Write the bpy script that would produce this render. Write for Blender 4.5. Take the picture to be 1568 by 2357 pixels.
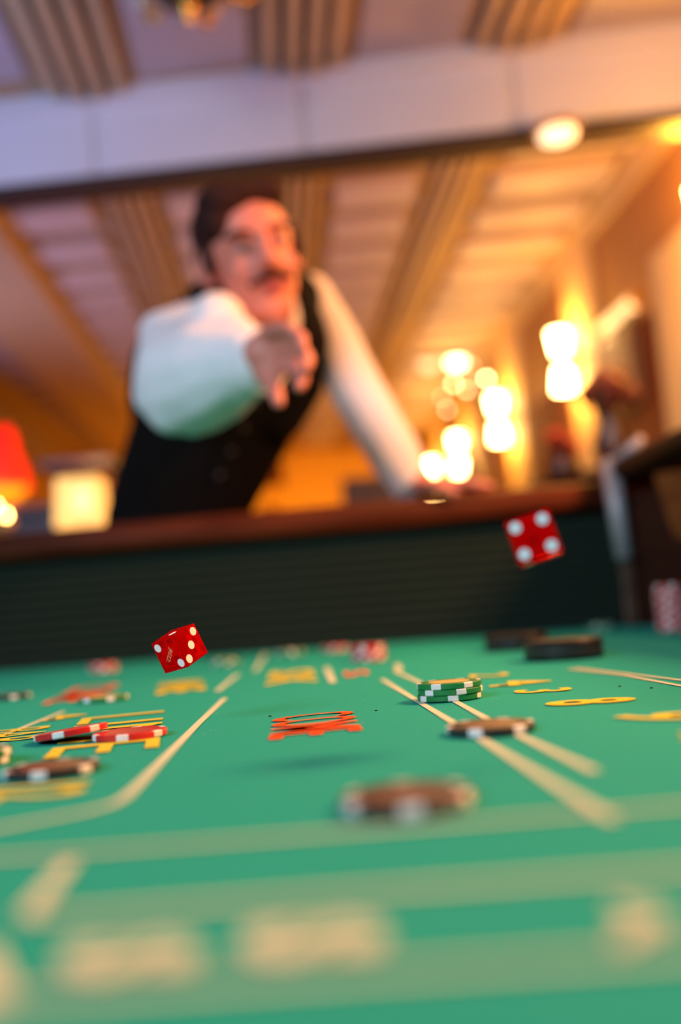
import bpy, bmesh, math, random
from math import sin, cos, pi, radians, sqrt, atan2
from mathutils import Vector, Matrix, Quaternion

for o in list(bpy.data.objects):
    bpy.data.objects.remove(o, do_unlink=True)
SC = bpy.context.scene
COL = SC.collection
random.seed(7)

# ------------------------------------------------------------------ camera
CAM = Vector((0, 0, 0.8085))
FP = 2287.0                                   # focal length in pixels of the 1568 x 2357 frame
ROLL, PITCH = radians(4.4), radians(5.64)
XA = Vector((1, 0, 0)); UA = Vector((0, -sin(PITCH), cos(PITCH))); FW = Vector((0, cos(PITCH), sin(PITCH)))
RT = XA * cos(ROLL) - UA * sin(ROLL)
UP = XA * sin(ROLL) + UA * cos(ROLL)
cam = bpy.data.cameras.new('camera')
cam.sensor_fit = 'VERTICAL'; cam.sensor_height = 36.0; cam.sensor_width = 24.0
cam.lens = FP / 2357 * 36
cam.clip_start = 0.01; cam.clip_end = 60
cam.dof.use_dof = True; cam.dof.focus_distance = 0.568; cam.dof.aperture_fstop = 2.41
camo = bpy.data.objects.new('camera', cam); COL.objects.link(camo)
camo.matrix_world = Matrix(((RT.x, UP.x, -FW.x, CAM.x), (RT.y, UP.y, -FW.y, CAM.y), (RT.z, UP.z, -FW.z, CAM.z), (0, 0, 0, 1)))
SC.camera = camo

# ------------------------------------------------------------------ world, exposure
w = bpy.data.worlds.new('world'); SC.world = w; w.use_nodes = True
w.node_tree.nodes['Background'].inputs[0].default_value = (0.35, 0.5, 1.0, 1)
w.node_tree.nodes['Background'].inputs[1].default_value = 0.12
SC.view_settings.view_transform = 'Standard'; SC.view_settings.look = 'None'
SC.view_settings.exposure = 0.0; SC.view_settings.gamma = 1.0
SC.view_settings.use_curve_mapping = False
SC.cycles.caustics_reflective = False; SC.cycles.caustics_refractive = False
SC.cycles.sample_clamp_indirect = 4.0; SC.cycles.max_bounces = 10
SC.cycles.transmission_bounces = 10

def area(name, loc, target, size, power, col, size_y=None, spread=180):
    l = bpy.data.lights.new(name, 'AREA'); l.energy = power; l.color = col
    l.spread = radians(spread); l.shape = 'RECTANGLE'; l.size = size; l.size_y = size_y or size
    o = bpy.data.objects.new(name, l); COL.objects.link(o); o.location = loc
    o.rotation_euler = (Vector(target) - Vector(loc)).to_track_quat('-Z', 'Y').to_euler()
    return o
# added area lights out of view: bluish fill from the left, warm fill from the right
area('daylight_fill', (-2.0, 1.5, 1.3), (-1.0, 2.7, 2.6), 0.8, 15, (0.14, 0.34, 1.0), 0.7, 100)  # added blue fill aimed at the near ceiling
area('daylight_fill', (-1.5, -1.2, 2.0), (-0.3, 1.3, 0.95), 1.2, 20, (0.62, 0.82, 1.0), 1.0, 95)
area('daylight_fill', (-2.9, 4.6, 1.2), (-1.2, 4.7, 2.6), 1.0, 15, (0.50, 0.46, 1.0), 0.9, 110)  # added blue fill for the ceiling behind the beam
area('warm_fill', (1.15, 0.72, 1.7), (0.25, 0.75, 0.75), 0.3, 50, (1.0, 0.45, 0.17), 0.3)  # added to warm the right side of the felt
area('warm_fill', (0.9, 1.9, 2.4), (0.1, 1.3, 1.0), 0.4, 17, (1.0, 0.42, 0.11), 0.4)
area('warm_beam_fill', (1.22, 2.35, 2.0), (0.7, 3.1, 2.48), 0.2, 8, (1.0, 0.46, 0.10), 0.2)  # added to warm the right end of the beam

# ------------------------------------------------------------------ helpers
def ray(x, y): return FW + RT * ((x - 784) / FP) + UP * ((1178.5 - y) / FP)
def at(x, y, d): return CAM + ray(x, y) * d
def onz(x, y, z):
    d = ray(x, y); return CAM + d * ((z - CAM.z) / d.z)
def onplane(x, y, p, n):
    d = ray(x, y); return CAM + d * ((p - CAM).dot(n) / d.dot(n))

def tag(o, label=None, cat=None, group=None, kind=None):
    if label: o['label'] = label
    if cat: o['category'] = cat
    if group: o['group'] = group
    if kind: o['kind'] = kind
    return o
def empty(name, loc=(0, 0, 0), parent=None):
    o = bpy.data.objects.new(name, None); COL.objects.link(o); o.location = loc
    o.empty_display_size = 0.05
    if parent: o.parent = parent
    return o
def finish(name, bm, m, parent=None, smooth=False, loc=None):
    me = bpy.data.meshes.new(name); bm.normal_update(); bm.to_mesh(me); bm.free()
    if isinstance(m, (list, tuple)):
        for k in m: me.materials.append(k)
    else: me.materials.append(m)
    if smooth:
        for p in me.polygons: p.use_smooth = True
    return link(name, me, parent, loc)
def link(name, me, parent=None, loc=None, mat=None):
    o = bpy.data.objects.new(name, me); COL.objects.link(o)
    if parent:
        o.parent = parent
        if parent.type != 'EMPTY' or True:
            pass
    if loc is not None: o.location = loc
    return o
def box(bm, c, s, rot=None, bevel=0):
    mt = Matrix.Translation(Vector(c)) @ (rot.to_4x4() if rot else Matrix()) @ Matrix.Diagonal((s[0], s[1], s[2], 1))
    r = bmesh.ops.create_cube(bm, size=1, matrix=mt)
    if bevel:
        es = {e for v in r['verts'] for e in v.link_edges}
        bmesh.ops.bevel(bm, geom=list(es), offset=bevel, segments=2, affect='EDGES', profile=0.5)
def slab(bm, pts, h, down=True):
    """prism: polygon pts (3D) extruded along vector h"""
    h = Vector(h); n = len(pts)
    a = [bm.verts.new(Vector(p)) for p in pts]; b = [bm.verts.new(Vector(p) + h) for p in pts]
    bm.faces.new(a); bm.faces.new(b[::-1])
    for i in range(n): bm.faces.new((a[i], b[i], b[(i + 1) % n], a[(i + 1) % n]))
    bmesh.ops.recalc_face_normals(bm, faces=bm.faces)
def cyl(bm, p0, p1, r0, r1=None, seg=16, caps=True):
    p0, p1 = Vector(p0), Vector(p1); r1 = r0 if r1 is None else r1
    q = (p1 - p0).to_track_quat('Z', 'Y').to_matrix()
    A = [bm.verts.new(p0 + q @ Vector((cos(2*pi*i/seg)*r0, sin(2*pi*i/seg)*r0, 0))) for i in range(seg)]
    B = [bm.verts.new(p1 + q @ Vector((cos(2*pi*i/seg)*r1, sin(2*pi*i/seg)*r1, 0))) for i in range(seg)]
    for i in range(seg): bm.faces.new((A[i], A[(i+1) % seg], B[(i+1) % seg], B[i]))
    if caps: bm.faces.new(A[::-1]); bm.faces.new(B)
def ball(bm, c, r, m3=None, sub=2):
    if not hasattr(r, '__len__'): r = (r, r, r)
    mt = Matrix.Translation(Vector(c)) @ (m3.to_4x4() if m3 else Matrix()) @ Matrix.Diagonal((r[0], r[1], r[2], 1))
    bmesh.ops.create_icosphere(bm, subdivisions=sub, radius=1, matrix=mt)
def limb(bm, pts, step=0.22):
    """overlapping balls along a chain of (point, radius)"""
    for (p0, r0), (p1, r1) in zip(pts[:-1], pts[1:]):
        p0, p1 = Vector(p0), Vector(p1)
        n = max(2, int((p1 - p0).length / (min(r0, r1) * step)) + 1)
        for i in range(n + 1):
            t = i / n; ball(bm, p0.lerp(p1, t), r0 + (r1 - r0) * t)
def lathe(bm, prof, c=(0, 0, 0), seg=32, rot=None):
    rings = []
    for r, z in prof:
        ring = []
        for i in range(seg):
            v = Vector((cos(2*pi*i/seg)*max(r, 1e-5), sin(2*pi*i/seg)*max(r, 1e-5), z))
            if rot: v = rot @ v
            ring.append(bm.verts.new(v + Vector(c)))
        rings.append(ring)
    for A, B in zip(rings[:-1], rings[1:]):
        for i in range(seg): bm.faces.new((A[i], A[(i+1) % seg], B[(i+1) % seg], B[i]))
def remesh(name, bm, m, parent, vox=0.006, smooth=4):
    me = bpy.data.meshes.new('tmp'); bm.to_mesh(me); bm.free()
    o = bpy.data.objects.new('tmp', me); COL.objects.link(o)
    md = o.modifiers.new('r', 'REMESH'); md.mode = 'VOXEL'; md.voxel_size = vox; md.use_smooth_shade = True
    if smooth:
        s = o.modifiers.new('s', 'SMOOTH'); s.factor = 0.5; s.iterations = smooth
    dg = bpy.context.evaluated_depsgraph_get(); dg.update()
    me2 = bpy.data.meshes.new_from_object(o.evaluated_get(dg))
    bpy.data.objects.remove(o, do_unlink=True)
    me2.name = name; me2.materials.clear(); me2.materials.append(m)
    for p in me2.polygons: p.use_smooth = True
    return link(name, me2, parent)

# ------------------------------------------------------------------ materials
def mat(name, col, rough=0.6, metal=0.0, emit=None, estr=0, noise=None, bump=None, coat=0, spec=0.5, sheen=0):
    m = bpy.data.materials.new(name); m.use_nodes = True; nt = m.node_tree; b = nt.nodes['Principled BSDF']
    c = (*col, 1) if len(col) == 3 else col
    b.inputs['Base Color'].default_value = c; b.inputs['Roughness'].default_value = rough
    b.inputs['Metallic'].default_value = metal; b.inputs['Coat Weight'].default_value = coat
    b.inputs['Specular IOR Level'].default_value = spec
    if sheen: b.inputs['Sheen Weight'].default_value = sheen
    if emit: b.inputs['Emission Color'].default_value = (*emit, 1); b.inputs['Emission Strength'].default_value = estr
    tc = nt.nodes.new('ShaderNodeTexCoord')
    if noise:
        sc, amt = noise
        n = nt.nodes.new('ShaderNodeTexNoise'); n.inputs['Scale'].default_value = sc; n.inputs['Detail'].default_value = 5
        mp = nt.nodes.new('ShaderNodeMix'); mp.data_type = 'RGBA'
        mp.inputs[6].default_value = tuple(v * (1 - amt) for v in c[:3]) + (1,)
        mp.inputs[7].default_value = tuple(min(1, v * (1 + amt)) for v in c[:3]) + (1,)
        nt.links.new(tc.outputs['Object'], n.inputs['Vector']); nt.links.new(n.outputs['Fac'], mp.inputs[0])
        nt.links.new(mp.outputs[2], b.inputs['Base Color'])
    if bump:
        n = nt.nodes.new('ShaderNodeTexNoise'); n.inputs['Scale'].default_value = bump[0]; n.inputs['Detail'].default_value = 3
        bp = nt.nodes.new('ShaderNodeBump'); bp.inputs['Strength'].default_value = bump[1]; bp.inputs['Distance'].default_value = bump[2]
        nt.links.new(tc.outputs['Object'], n.inputs['Vector']); nt.links.new(n.outputs['Fac'], bp.inputs['Height'])
        nt.links.new(bp.outputs[0], b.inputs['Normal'])
    return m
def wood(name, c1, c2, rough, scale=(3, 3, 30), coat=0.0):
    m = mat(name, c1, rough, coat=coat); nt = m.node_tree; b = nt.nodes['Principled BSDF']
    tc = nt.nodes.new('ShaderNodeTexCoord'); mp = nt.nodes.new('ShaderNodeMapping'); mp.inputs['Scale'].default_value = scale
    n = nt.nodes.new('ShaderNodeTexNoise'); n.inputs['Scale'].default_value = 3; n.inputs['Detail'].default_value = 6
    r = nt.nodes.new('ShaderNodeValToRGB'); r.color_ramp.elements[0].color = (*c1, 1); r.color_ramp.elements[1].color = (*c2, 1)
    r.color_ramp.elements[0].position = 0.35; r.color_ramp.elements[1].position = 0.65
    nt.links.new(tc.outputs['Object'], mp.inputs[0]); nt.links.new(mp.outputs[0], n.inputs['Vector'])
    nt.links.new(n.outputs['Fac'], r.inputs[0]); nt.links.new(r.outputs[0], b.inputs['Base Color'])
    return m
M = {}
M['felt'] = mat('felt', (0.020, 0.33, 0.265), 0.95, noise=(900, 0.28), bump=(1400, 0.5, 0.0004), spec=0.06)
M['white_print'] = mat('white_print', (0.58, 0.61, 0.43), 0.9, noise=(700, 0.2), spec=0.05)
M['yellow_print'] = mat('yellow_print', (0.64, 0.54, 0.05), 0.9, noise=(700, 0.25), spec=0.05)
M['red_print'] = mat('red_print', (0.82, 0.09, 0.02), 0.9, noise=(700, 0.25), spec=0.05)
M['rubber'] = mat('rubber', (0.010, 0.017, 0.011), 0.85, spec=0.2, bump=(300, 0.6, 0.002))
M['rail_wood'] = wood('rail_wood', (0.060, 0.010, 0.004), (0.10, 0.020, 0.007), 0.55, (2, 12, 12), 0.0)
M['rail_wood'].node_tree.nodes['Principled BSDF'].inputs['Specular IOR Level'].default_value = .09
M['side_wood'] = wood('side_wood', (0.030, 0.007, 0.003), (0.045, 0.011, 0.004), 0.85)
M['side_wood'].node_tree.nodes['Principled BSDF'].inputs['Specular IOR Level'].default_value = .15
M['dark_wood'] = wood('dark_wood', (0.030, 0.009, 0.004), (0.055, 0.016, 0.006), 0.4)
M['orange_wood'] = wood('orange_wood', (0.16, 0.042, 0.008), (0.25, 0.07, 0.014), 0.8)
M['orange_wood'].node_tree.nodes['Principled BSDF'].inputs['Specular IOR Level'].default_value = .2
M['ceiling'] = mat('ceiling_paint', (0.44, 0.27, 0.12), 0.6, noise=(3, 0.06))
M['beam_paint'] = mat('beam_paint', (0.74, 0.66, 0.60), 0.55, noise=(4, 0.05))
M['rib'] = mat('rib_paint', (0.58, 0.38, 0.18), 0.5, noise=(6, 0.08))
M['groove'] = mat('groove_shade', (0.06, 0.055, 0.08), 0.6)  # blue shadow between the ribs put into the colour
M['groove_far_shade'] = mat('groove_far_shade', (.24, .15, .09), .6)  # weaker shade between the far ribs, also put into the colour
M['panel'] = mat('panel_paint', (.46, .38, .36), .55, noise=(4, .06))
M['batten'] = mat('batten_paint', (0.66, 0.54, 0.44), 0.5, noise=(6, 0.06))
M['beam_trim'] = mat('beam_trim', (0.030, 0.010, 0.004), 0.6)
M['wall'] = mat('wall_paint', (0.42, 0.20, 0.045), 0.75, noise=(2.5, 0.12))
M['pilaster'] = mat('pilaster_paint', (0.62, 0.44, 0.20), 0.6, noise=(3, 0.05))
M['ochre'] = mat('back_wall_ochre', (0.90, 0.50, 0.06), 0.8, noise=(2, 0.1))
M['floor'] = wood('floor_boards', (0.10, 0.05, 0.025), (0.16, 0.08, 0.04), 0.4, (1, 12, 1))
M['black_puck'] = mat('puck_plastic', (0.018, 0.014, 0.014), 0.28, noise=(60, 0.2))
M['groove_pl'] = mat('puck_band', (0.10, 0.07, 0.07), 0.4)
M['brass'] = mat('brass', (0.85, 0.45, 0.10), 0.25, 1.0)
M['pale_glint'] = mat('painted_glint', (0.42, 0.36, 0.38), 0.5, 0.3)  # reflected light at the table corner put into a pale colour
M['skin'] = mat('skin', (0.70, 0.21, 0.155), 0.5, noise=(18, 0.12))
M['lips'] = mat('lips', (0.42, 0.07, 0.08), 0.45)
M['hair'] = mat('hair', (0.034, 0.010, 0.009), 0.8, noise=(120, 0.5), bump=(160, 0.8, 0.004), spec=0.15)
M['shirt'] = mat('shirt_cotton', (0.86, 0.76, 0.80), 0.8, bump=(30, 0.35, 0.006), noise=(9, 0.06))
M['vest'] = mat('vest_wool', (0.005, 0.003, 0.003), 0.9, noise=(40, 0.3), spec=0.15)
M['vest_back'] = mat('vest_satin', (0.014, 0.010, 0.012), 0.5)
M['trousers'] = mat('trouser_wool', (0.010, 0.009, 0.011), 0.85)
M['shoe'] = mat('shoe_leather', (0.01, 0.008, 0.007), 0.3)
M['eye'] = mat('eye_white', (0.38, 0.30, 0.30), 0.4)
M['iris'] = mat('iris', (0.03, 0.04, 0.06), 0.2)
M['leaf'] = mat('leaf', (0.04, 0.09, 0.03), 0.6)
M['red_petal'] = mat('red_petal', (0.70, 0.05, 0.015), 0.6)
M['dark_petal'] = mat('dark_petal', (0.30, 0.05, 0.02), 0.6)
M['vase'] = mat('vase_glaze', (0.10, 0.035, 0.015), 0.25)
def emis(name, col, s):
    return mat(name, tuple(min(1, c) for c in col), 0.5, emit=col, estr=s)
M['shade_glow'] = emis('sconce_shade_glow', (1.0, 0.62, 0.22), 40)
M['bulb'] = emis('bulb_glow', (1.0, 0.58, 0.22), 30)
M['fairy'] = emis('fairy_glow', (1.0, 0.60, 0.24), 55)
M['red_shade'] = emis('red_glass_glow', (1.0, 0.012, 0.004), 0.9)
M['amber_shade'] = emis('amber_glass_glow', (1.0, 0.30, 0.01), 1.4)
M['cream_shade'] = emis('cream_shade_glow', (1.0, 0.60, 0.16), 1.0)

# ------------------------------------------------------------------ room shell (measured directions)
CZ = CAM.z + 1.79                       # ceiling height
D = Vector((-0.070, 1, 0)).normalized() # direction in which ribs and right wall run
T = Vector((1, -0.075, 0)).normalized() # direction of the cross beam
BY = 3.13                               # beam y at x = 0
def P(x, y, z): return Vector((x, y, z))
def rx(x0, y, y0=3.1): return x0 + (y - y0) * D.x / D.y
def struct(name, bm, m, parent=None, smooth=False):
    o = finish(name, bm, m, parent, smooth)
    if not parent: o['kind'] = 'structure'
    return o
bm = bmesh.new(); slab(bm, [P(-4.2, -3, 0), P(1.9, -3, 0), P(1.9, 11.4, 0), P(-4.2, 11.4, 0)], (0, 0, -0.1))
struct('floor', bm, M['floor'])
bm = bmesh.new(); slab(bm, [P(-4.2, -1.2, CZ), P(1.9, -1.2, CZ), P(1.9, 11.4, CZ), P(-4.2, 11.4, CZ)], (0, 0, 0.1))
ceil = struct('ceiling', bm, M['ceiling'])
WP = P(1.391, 3.709, 0); WN = Vector((D.y, -D.x, 0))   # right wall plane
def wr(y): return WP.x + (y - WP.y) * D.x / D.y
bm = bmesh.new(); slab(bm, [P(wr(-1.2), -1.2, 0), P(wr(11.2), 11.2, 0), P(wr(11.2) + .15, 11.2, 0), P(wr(-1.2) + .15, -1.2, 0)], (0, 0, CZ))
wallr = struct('wall_right', bm, M['wall'])
bm = bmesh.new(); slab(bm, [P(-4.2, 10.9, 0), P(1.9, 10.9, 0), P(1.9, 11.1, 0), P(-4.2, 11.1, 0)], (0, 0, CZ))
wallb = struct('wall_back', bm, M['ochre'])
bm = bmesh.new(); slab(bm, [P(-4.2, 1.5, 0), P(-4.2, 11.1, 0), P(-4.05, 11.1, 0), P(-4.05, 1.5, 0)], (0, 0, CZ))
walll = struct('wall_left', bm, M['wall'])

# cross beam with dark wooden trim, panelled face
def bx(x): return BY + x * T.y / T.x
bm = bmesh.new(); slab(bm, [P(-4, bx(-4) + .012, CZ - .29), P(1.42, bx(1.42) + .012, CZ - .29), P(1.42, bx(1.42) + .09, CZ - .29), P(-4, bx(-4) + .09, CZ - .29)], (0, 0, .29))
beam = struct('trim_1', bm, M['beam_paint'])
js = [-3.5, -2.81, -2.12, -1.42, -0.725, -0.02, 0.665, 1.36]
for a, b in zip(js[:-1], js[1:]):
    a += .012; b -= .012
    bm = bmesh.new(); slab(bm, [P(a, bx(a), CZ - .285), P(b, bx(b), CZ - .285), P(b, bx(b) + .014, CZ - .285), P(a, bx(a) + .014, CZ - .285)], (0, 0, .235))
    finish('beam_panel', bm, M['beam_paint'], beam)
bm = bmesh.new(); slab(bm, [P(-4, bx(-4) - .03, CZ - .055), P(1.39, bx(1.39) - .03, CZ - .055), P(1.39, bx(1.39) + .02, CZ - .055), P(-4, bx(-4) + .02, CZ - .055)], (0, 0, .055))
finish('crown_moulding', bm, M['beam_paint'], beam)
bm = bmesh.new(); slab(bm, [P(-4, bx(-4) - .012, CZ - .33), P(1.40, bx(1.40) - .012, CZ - .33), P(1.40, bx(1.40) + .10, CZ - .33), P(-4, bx(-4) + .10, CZ - .33)], (0, 0, .040))
finish('wood_edge_strip', bm, M['beam_trim'], beam)

# depthwise ribs: a grooved board with three raised mouldings, each side of the beam
def strip(name, x0, w, y0, y1, z0, z1, m, parent):
    bm = bmesh.new()
    a, b = rx(x0, y0), rx(x0, y1)
    slab(bm, [P(a - w/2, y0, z0), P(a + w/2, y0, z0), P(b + w/2, y1, z0), P(b - w/2, y1, z0)], (0, 0, z1 - z0))
    return finish(name, bm, m, parent) if parent else struct(name, bm, m)
k = 2
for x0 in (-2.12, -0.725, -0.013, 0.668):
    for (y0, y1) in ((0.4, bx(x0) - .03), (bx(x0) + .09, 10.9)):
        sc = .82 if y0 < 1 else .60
        r = strip('trim_%d' % k, x0, .32 * sc, y0, y1, CZ - .006, CZ + .004, M['groove'] if y0 < 1 else M['groove_far_shade'], None); k += 1
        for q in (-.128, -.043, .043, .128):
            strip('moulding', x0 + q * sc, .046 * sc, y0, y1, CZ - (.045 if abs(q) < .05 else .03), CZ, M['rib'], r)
# wide box beam along the left
r = strip('trim_%d' % k, -1.50, .44, bx(-1.5) + .09, 10.9, CZ - .10, CZ, M['rib'], None); k += 1
strip('moulding', -1.50 + .23, .03, bx(-1.5) + .09, 10.9, CZ - .07, CZ, M['rib'], r)
strip('moulding', -1.50 - .23, .03, bx(-1.5) + .09, 10.9, CZ - .07, CZ, M['rib'], r)
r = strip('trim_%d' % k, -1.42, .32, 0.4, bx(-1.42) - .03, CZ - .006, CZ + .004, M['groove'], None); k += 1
for q in (-.128, -.043, .043, .128):
    strip('moulding', -1.42 + q, .046, 0.4, bx(-1.42) - .03, CZ - .045, CZ, M['rib'], r)
# transverse battens between the ribs, behind the beam
y = 3.38
while y < 10.6:
    for (a, b) in ((-4.0, -2.29), (-1.95, -1.75), (-1.25, -0.895), (-0.555, -0.185), (0.16, 0.50), (0.84, 1.33)):
        a2, b2 = rx(a, y), rx(b, y)
        bm = bmesh.new()
        slab(bm, [P(a2, y - .105, CZ - .035), P(b2, y - .105 + (b2-a2)*T.y, CZ - .035), P(b2, y + .105 + (b2-a2)*T.y, CZ - .035), P(a2, y + .105, CZ - .035)], (0, 0, .035))
        finish('batten', bm, M['batten'], ceil)
    y += 0.385
for (a, b) in ((-4.0, -2.29), (-1.94, -1.60), (-1.24, -0.90), (-0.55, -0.19), (0.16, 0.49), (0.84, 1.33)):
    for y0, y1 in ((.5, 1.35), (1.42, 2.27), (2.34, 3.04)):
        bm = bmesh.new(); q = [rx(a, y0), rx(b, y0), rx(b, y1), rx(a, y1)]
        slab(bm, [P(q[0], y0 + .05, CZ - .012), P(q[1], y0, CZ - .012), P(q[2], y1, CZ - .012), P(q[3], y1 + .05, CZ - .012)], (0, 0, .012))
        finish('ceiling_panel', bm, M['panel'], ceil)
# cornice along the right wall: three steps
bm = bmesh.new(); a0, a1 = -1.0, 10.9
slab(bm, [P(wr(a0) - .085, a0, CZ - .03), P(wr(a1) - .085, a1, CZ - .03), P(wr(a1) + .02, a1, CZ - .03), P(wr(a0) + .02, a0, CZ - .03)], (0, 0, .03))
r = struct('trim_%d' % k, bm, M['pilaster']); k += 1
bm = bmesh.new(); slab(bm, [P(wr(a0) - .045, a0, CZ - .09), P(wr(a1) - .045, a1, CZ - .09), P(wr(a1) + .02, a1, CZ - .09), P(wr(a0) + .02, a0, CZ - .09)], (0, 0, .06))
finish('moulding', bm, M['pilaster'], r)
# pilasters on the right wall and dark dado between them
for yc, hw, top in ((3.45, .50, CAM.z + 1.33), (4.92, .20, CZ - .09), (6.37, .22, CZ - .09), (7.80, .22, CZ - .09), (9.20, .22, CZ - .09)):
    bm = bmesh.new(); y0, y1 = yc - hw, yc + hw
    slab(bm, [P(wr(y0) - .035, y0, 1.0), P(wr(y1) - .035, y1, 1.0), P(wr(y1) + .02, y1, 1.0), P(wr(y0) + .02, y0, 1.0)], (0, 0, top - 1.0))
    finish('pilaster', bm, M['pilaster'], wallr)
for y0, y1 in ((2.0, 2.9), (3.98, 4.68), (5.16, 6.1), (6.63, 7.54), (8.06, 8.95)):
    bm = bmesh.new()
    slab(bm, [P(wr(y0) - .02, y0, 1.0), P(wr(y1) - .02, y1, 1.0), P(wr(y1) + .02, y1, 1.0), P(wr(y0) + .02, y0, 1.0)], (0, 0, .95))
    finish('wood_panel', bm, M['orange_wood'], wallr)
bm = bmesh.new(); slab(bm, [P(wr(1.5) - .05, 1.5, .94), P(wr(10.8) - .05, 10.8, .94), P(wr(10.8) + .02, 10.8, .94), P(wr(1.5) + .02, 1.5, .94)], (0, 0, .06))
struct('trim_%d' % k, bm, M['dark_wood']); k += 1

# back wall: doorway posts, lintel, a dark cabinet
door = empty('door_1', P(-.85, 10.85, 0)); door['kind'] = 'structure'
for nm, c, s in (('door_post', (-0.62, .0, 1.0), (.16, .1, 2.0)), ('door_post', (0.10, 0, 1.0), (.14, .1, 2.0)), ('lintel', (-.25, 0, 2.70 - .35), (1.0, .1, .26))):
    bm = bmesh.new(); box(bm, c, s, bevel=.01); finish(nm, bm, M['orange_wood'], door)

# ------------------------------------------------------------------ right wall sconces
def sconce(y, label):
    x = wr(y) - .035
    t = empty('wall_sconce', P(x, y, CAM.z + 1.18)); tag(t, label, 'wall lamp', 'double sconces on the right wall')
    bm = bmesh.new(); box(bm, (0.0, 0, 0), (.02, .09, .16), bevel=.006); finish('back_plate', bm, M['brass'], t)
    bm = bmesh.new(); cyl(bm, (0, 0, 0), (-.075, 0, 0), .009); finish('arm', bm, M['brass'], t)
    for s in (1, -1):
        bm = bmesh.new(); lathe(bm, [(.0, .035*s), (.034, .04*s), (.05, .15*s), (.048, .15*s), (.0, .14*s)], (-.075, 0, 0), 20)
        finish('glass_shade', bm, M['shade_glow'], t, True)
    bm = bmesh.new(); cyl(bm, (-.075, 0, -.04), (-.075, 0, .04), .02); finish('socket', bm, M['brass'], t)
    for s in (1, -1):
        l = bpy.data.lights.new('sconce_light', 'POINT'); l.energy = 6 if y > 4 else 20; l.color = (1, .42, .035); l.shadow_soft_size = .04
        o = bpy.data.objects.new('sconce_light', l); COL.objects.link(o); o.parent = t; o.location = (-.13, 0, .22 * s)
sconce(3.26, 'double-shaded brass wall lamp at the right edge of the frame, nearest to the beam')
sconce(5.00, 'big glaring double wall lamp, highest and largest of the white-hot lights')
sconce(6.50, 'double wall lamp glaring white above the thrown die, second largest of the lights')
sconce(7.95, 'third double wall lamp along the right wall, above the hand on the rail')
sconce(9.30, 'farthest double wall lamp, low white glow just above the leaning hand')

# picture light: glowing tube on brass arm
pa, pb = onplane(1412, 758, WP, WN), onplane(1498, 680, WP, WN)
t = empty('picture_light', (pa + pb) / 2 + P(-.05, 0, 0)); tag(t, 'short slanting glowing picture light bar on the right wall', 'lamp')
dv = (pb - pa); dv.z = 0; dv.normalize()
bm = bmesh.new(); cyl(bm, -dv * .21, dv * .21, .028, seg=20); finish('glowing_tube', bm, emis('tube_glow', (1, .62, .25), 1.6), t, True)
bm = bmesh.new(); cyl(bm, (0, 0, .01), (.05, 0, .03), .008); finish('arm', bm, M['brass'], t)
bm = bmesh.new(); cyl(bm, -dv * .225, -dv * .21, .031, seg=20); finish('end_cap', bm, M['brass'], t)
bm = bmesh.new(); cyl(bm, dv * .21, dv * .225, .031, seg=20); finish('end_cap', bm, M['brass'], t)
bm = bmesh.new(); box(bm, (0, 0, 0), (.03, .5, .4), bevel=.01)
pic = finish('framed_picture', bm, M['dark_wood'], None); c = onplane(1445, 850, WP, WN); pic.location = c + P(-.03, 0, .0)
tag(pic, 'dark framed picture on the right wall behind the dark red flowers', 'picture')
bm = bmesh.new(); box(bm, (-.018, 0, 0), (.006, .42, .32)); finish('canvas', bm, mat('canvas_paint', (.22, .07, .03), .6, noise=(12, .6)), pic)

# recessed ceiling spot just behind the beam
c = onz(1283, 302, CZ - .335)
t = empty('ceiling_spot', c); tag(t, 'round glowing ceiling spotlight just under the cross beam', 'ceiling light')
bm = bmesh.new(); cyl(bm, (0, 0, -.01), (0, 0, .012), .075, seg=28); finish('trim_ring', bm, M['brass'], t)
bm = bmesh.new(); lathe(bm, [(0, -.034), (.03, -.032), (.055, -.02), (.06, -.008)], (0, 0, 0), 28); finish('diffuser', bm, emis('spot_glow', (1, .72, .42), 2.2), t, True)
l = bpy.data.lights.new('spot_light', 'AREA'); l.energy = 9; l.color = (1, .6, .3); l.size = .12
o = bpy.data.objects.new('spot_light', l); COL.objects.link(o); o.parent = t; o.location = (0, 0, -.045)
# small far spots
for (px, py, lab) in ((1050, 826, 'small bright ceiling spotlight far down the room, over the fairy lights'), (985, 832, 'dim small ceiling spotlight left of the bright far one')):
    c = onz(px, py, CZ - .02)
    t = empty('ceiling_spot', c); tag(t, lab, 'ceiling light')
    bm = bmesh.new(); cyl(bm, (0, 0, -.004), (0, 0, .012), .085, seg=24); finish('trim_ring', bm, M['brass'], t)
    bm = bmesh.new(); ball(bm, (0, 0, -.02), (.065, .065, .045)); finish('bulb', bm, emis('far_spot_glow', (1, .68, .35), 14 if px > 1000 else 1.8), t, True)
# chandelier partly in the frame at the top
c = onz(430, -20, CZ - .12)
t = empty('brass_chandelier', c); tag(t, 'brass ceiling lamp with dark bowl cut off by the top edge', 'chandelier')
bm = bmesh.new(); lathe(bm, [(.0, -.045), (.05, -.04), (.09, -.01), (.10, .03), (.0, .035)], (0, 0, 0), 32); finish('bowl', bm, mat('dark_bowl', (.03, .018, .008), .3, .3), t, True)
bm = bmesh.new(); lathe(bm, [(.0, -.095), (.018, -.085), (.010, -.07), (.030, -.055), (.03, -.04), (0, -.04)], (0, 0, 0), 24); finish('finial', bm, M['brass'], t, True)
bm = bmesh.new(); lathe(bm, [(.10, .02), (.115, .03), (.115, .045), (.10, .05)], (0, 0, 0), 32); finish('rim', bm, M['brass'], t, True)
bm = bmesh.new(); cyl(bm, (0, 0, .03), (0, 0, .12), .012); finish('stem', bm, M['brass'], t)
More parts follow.
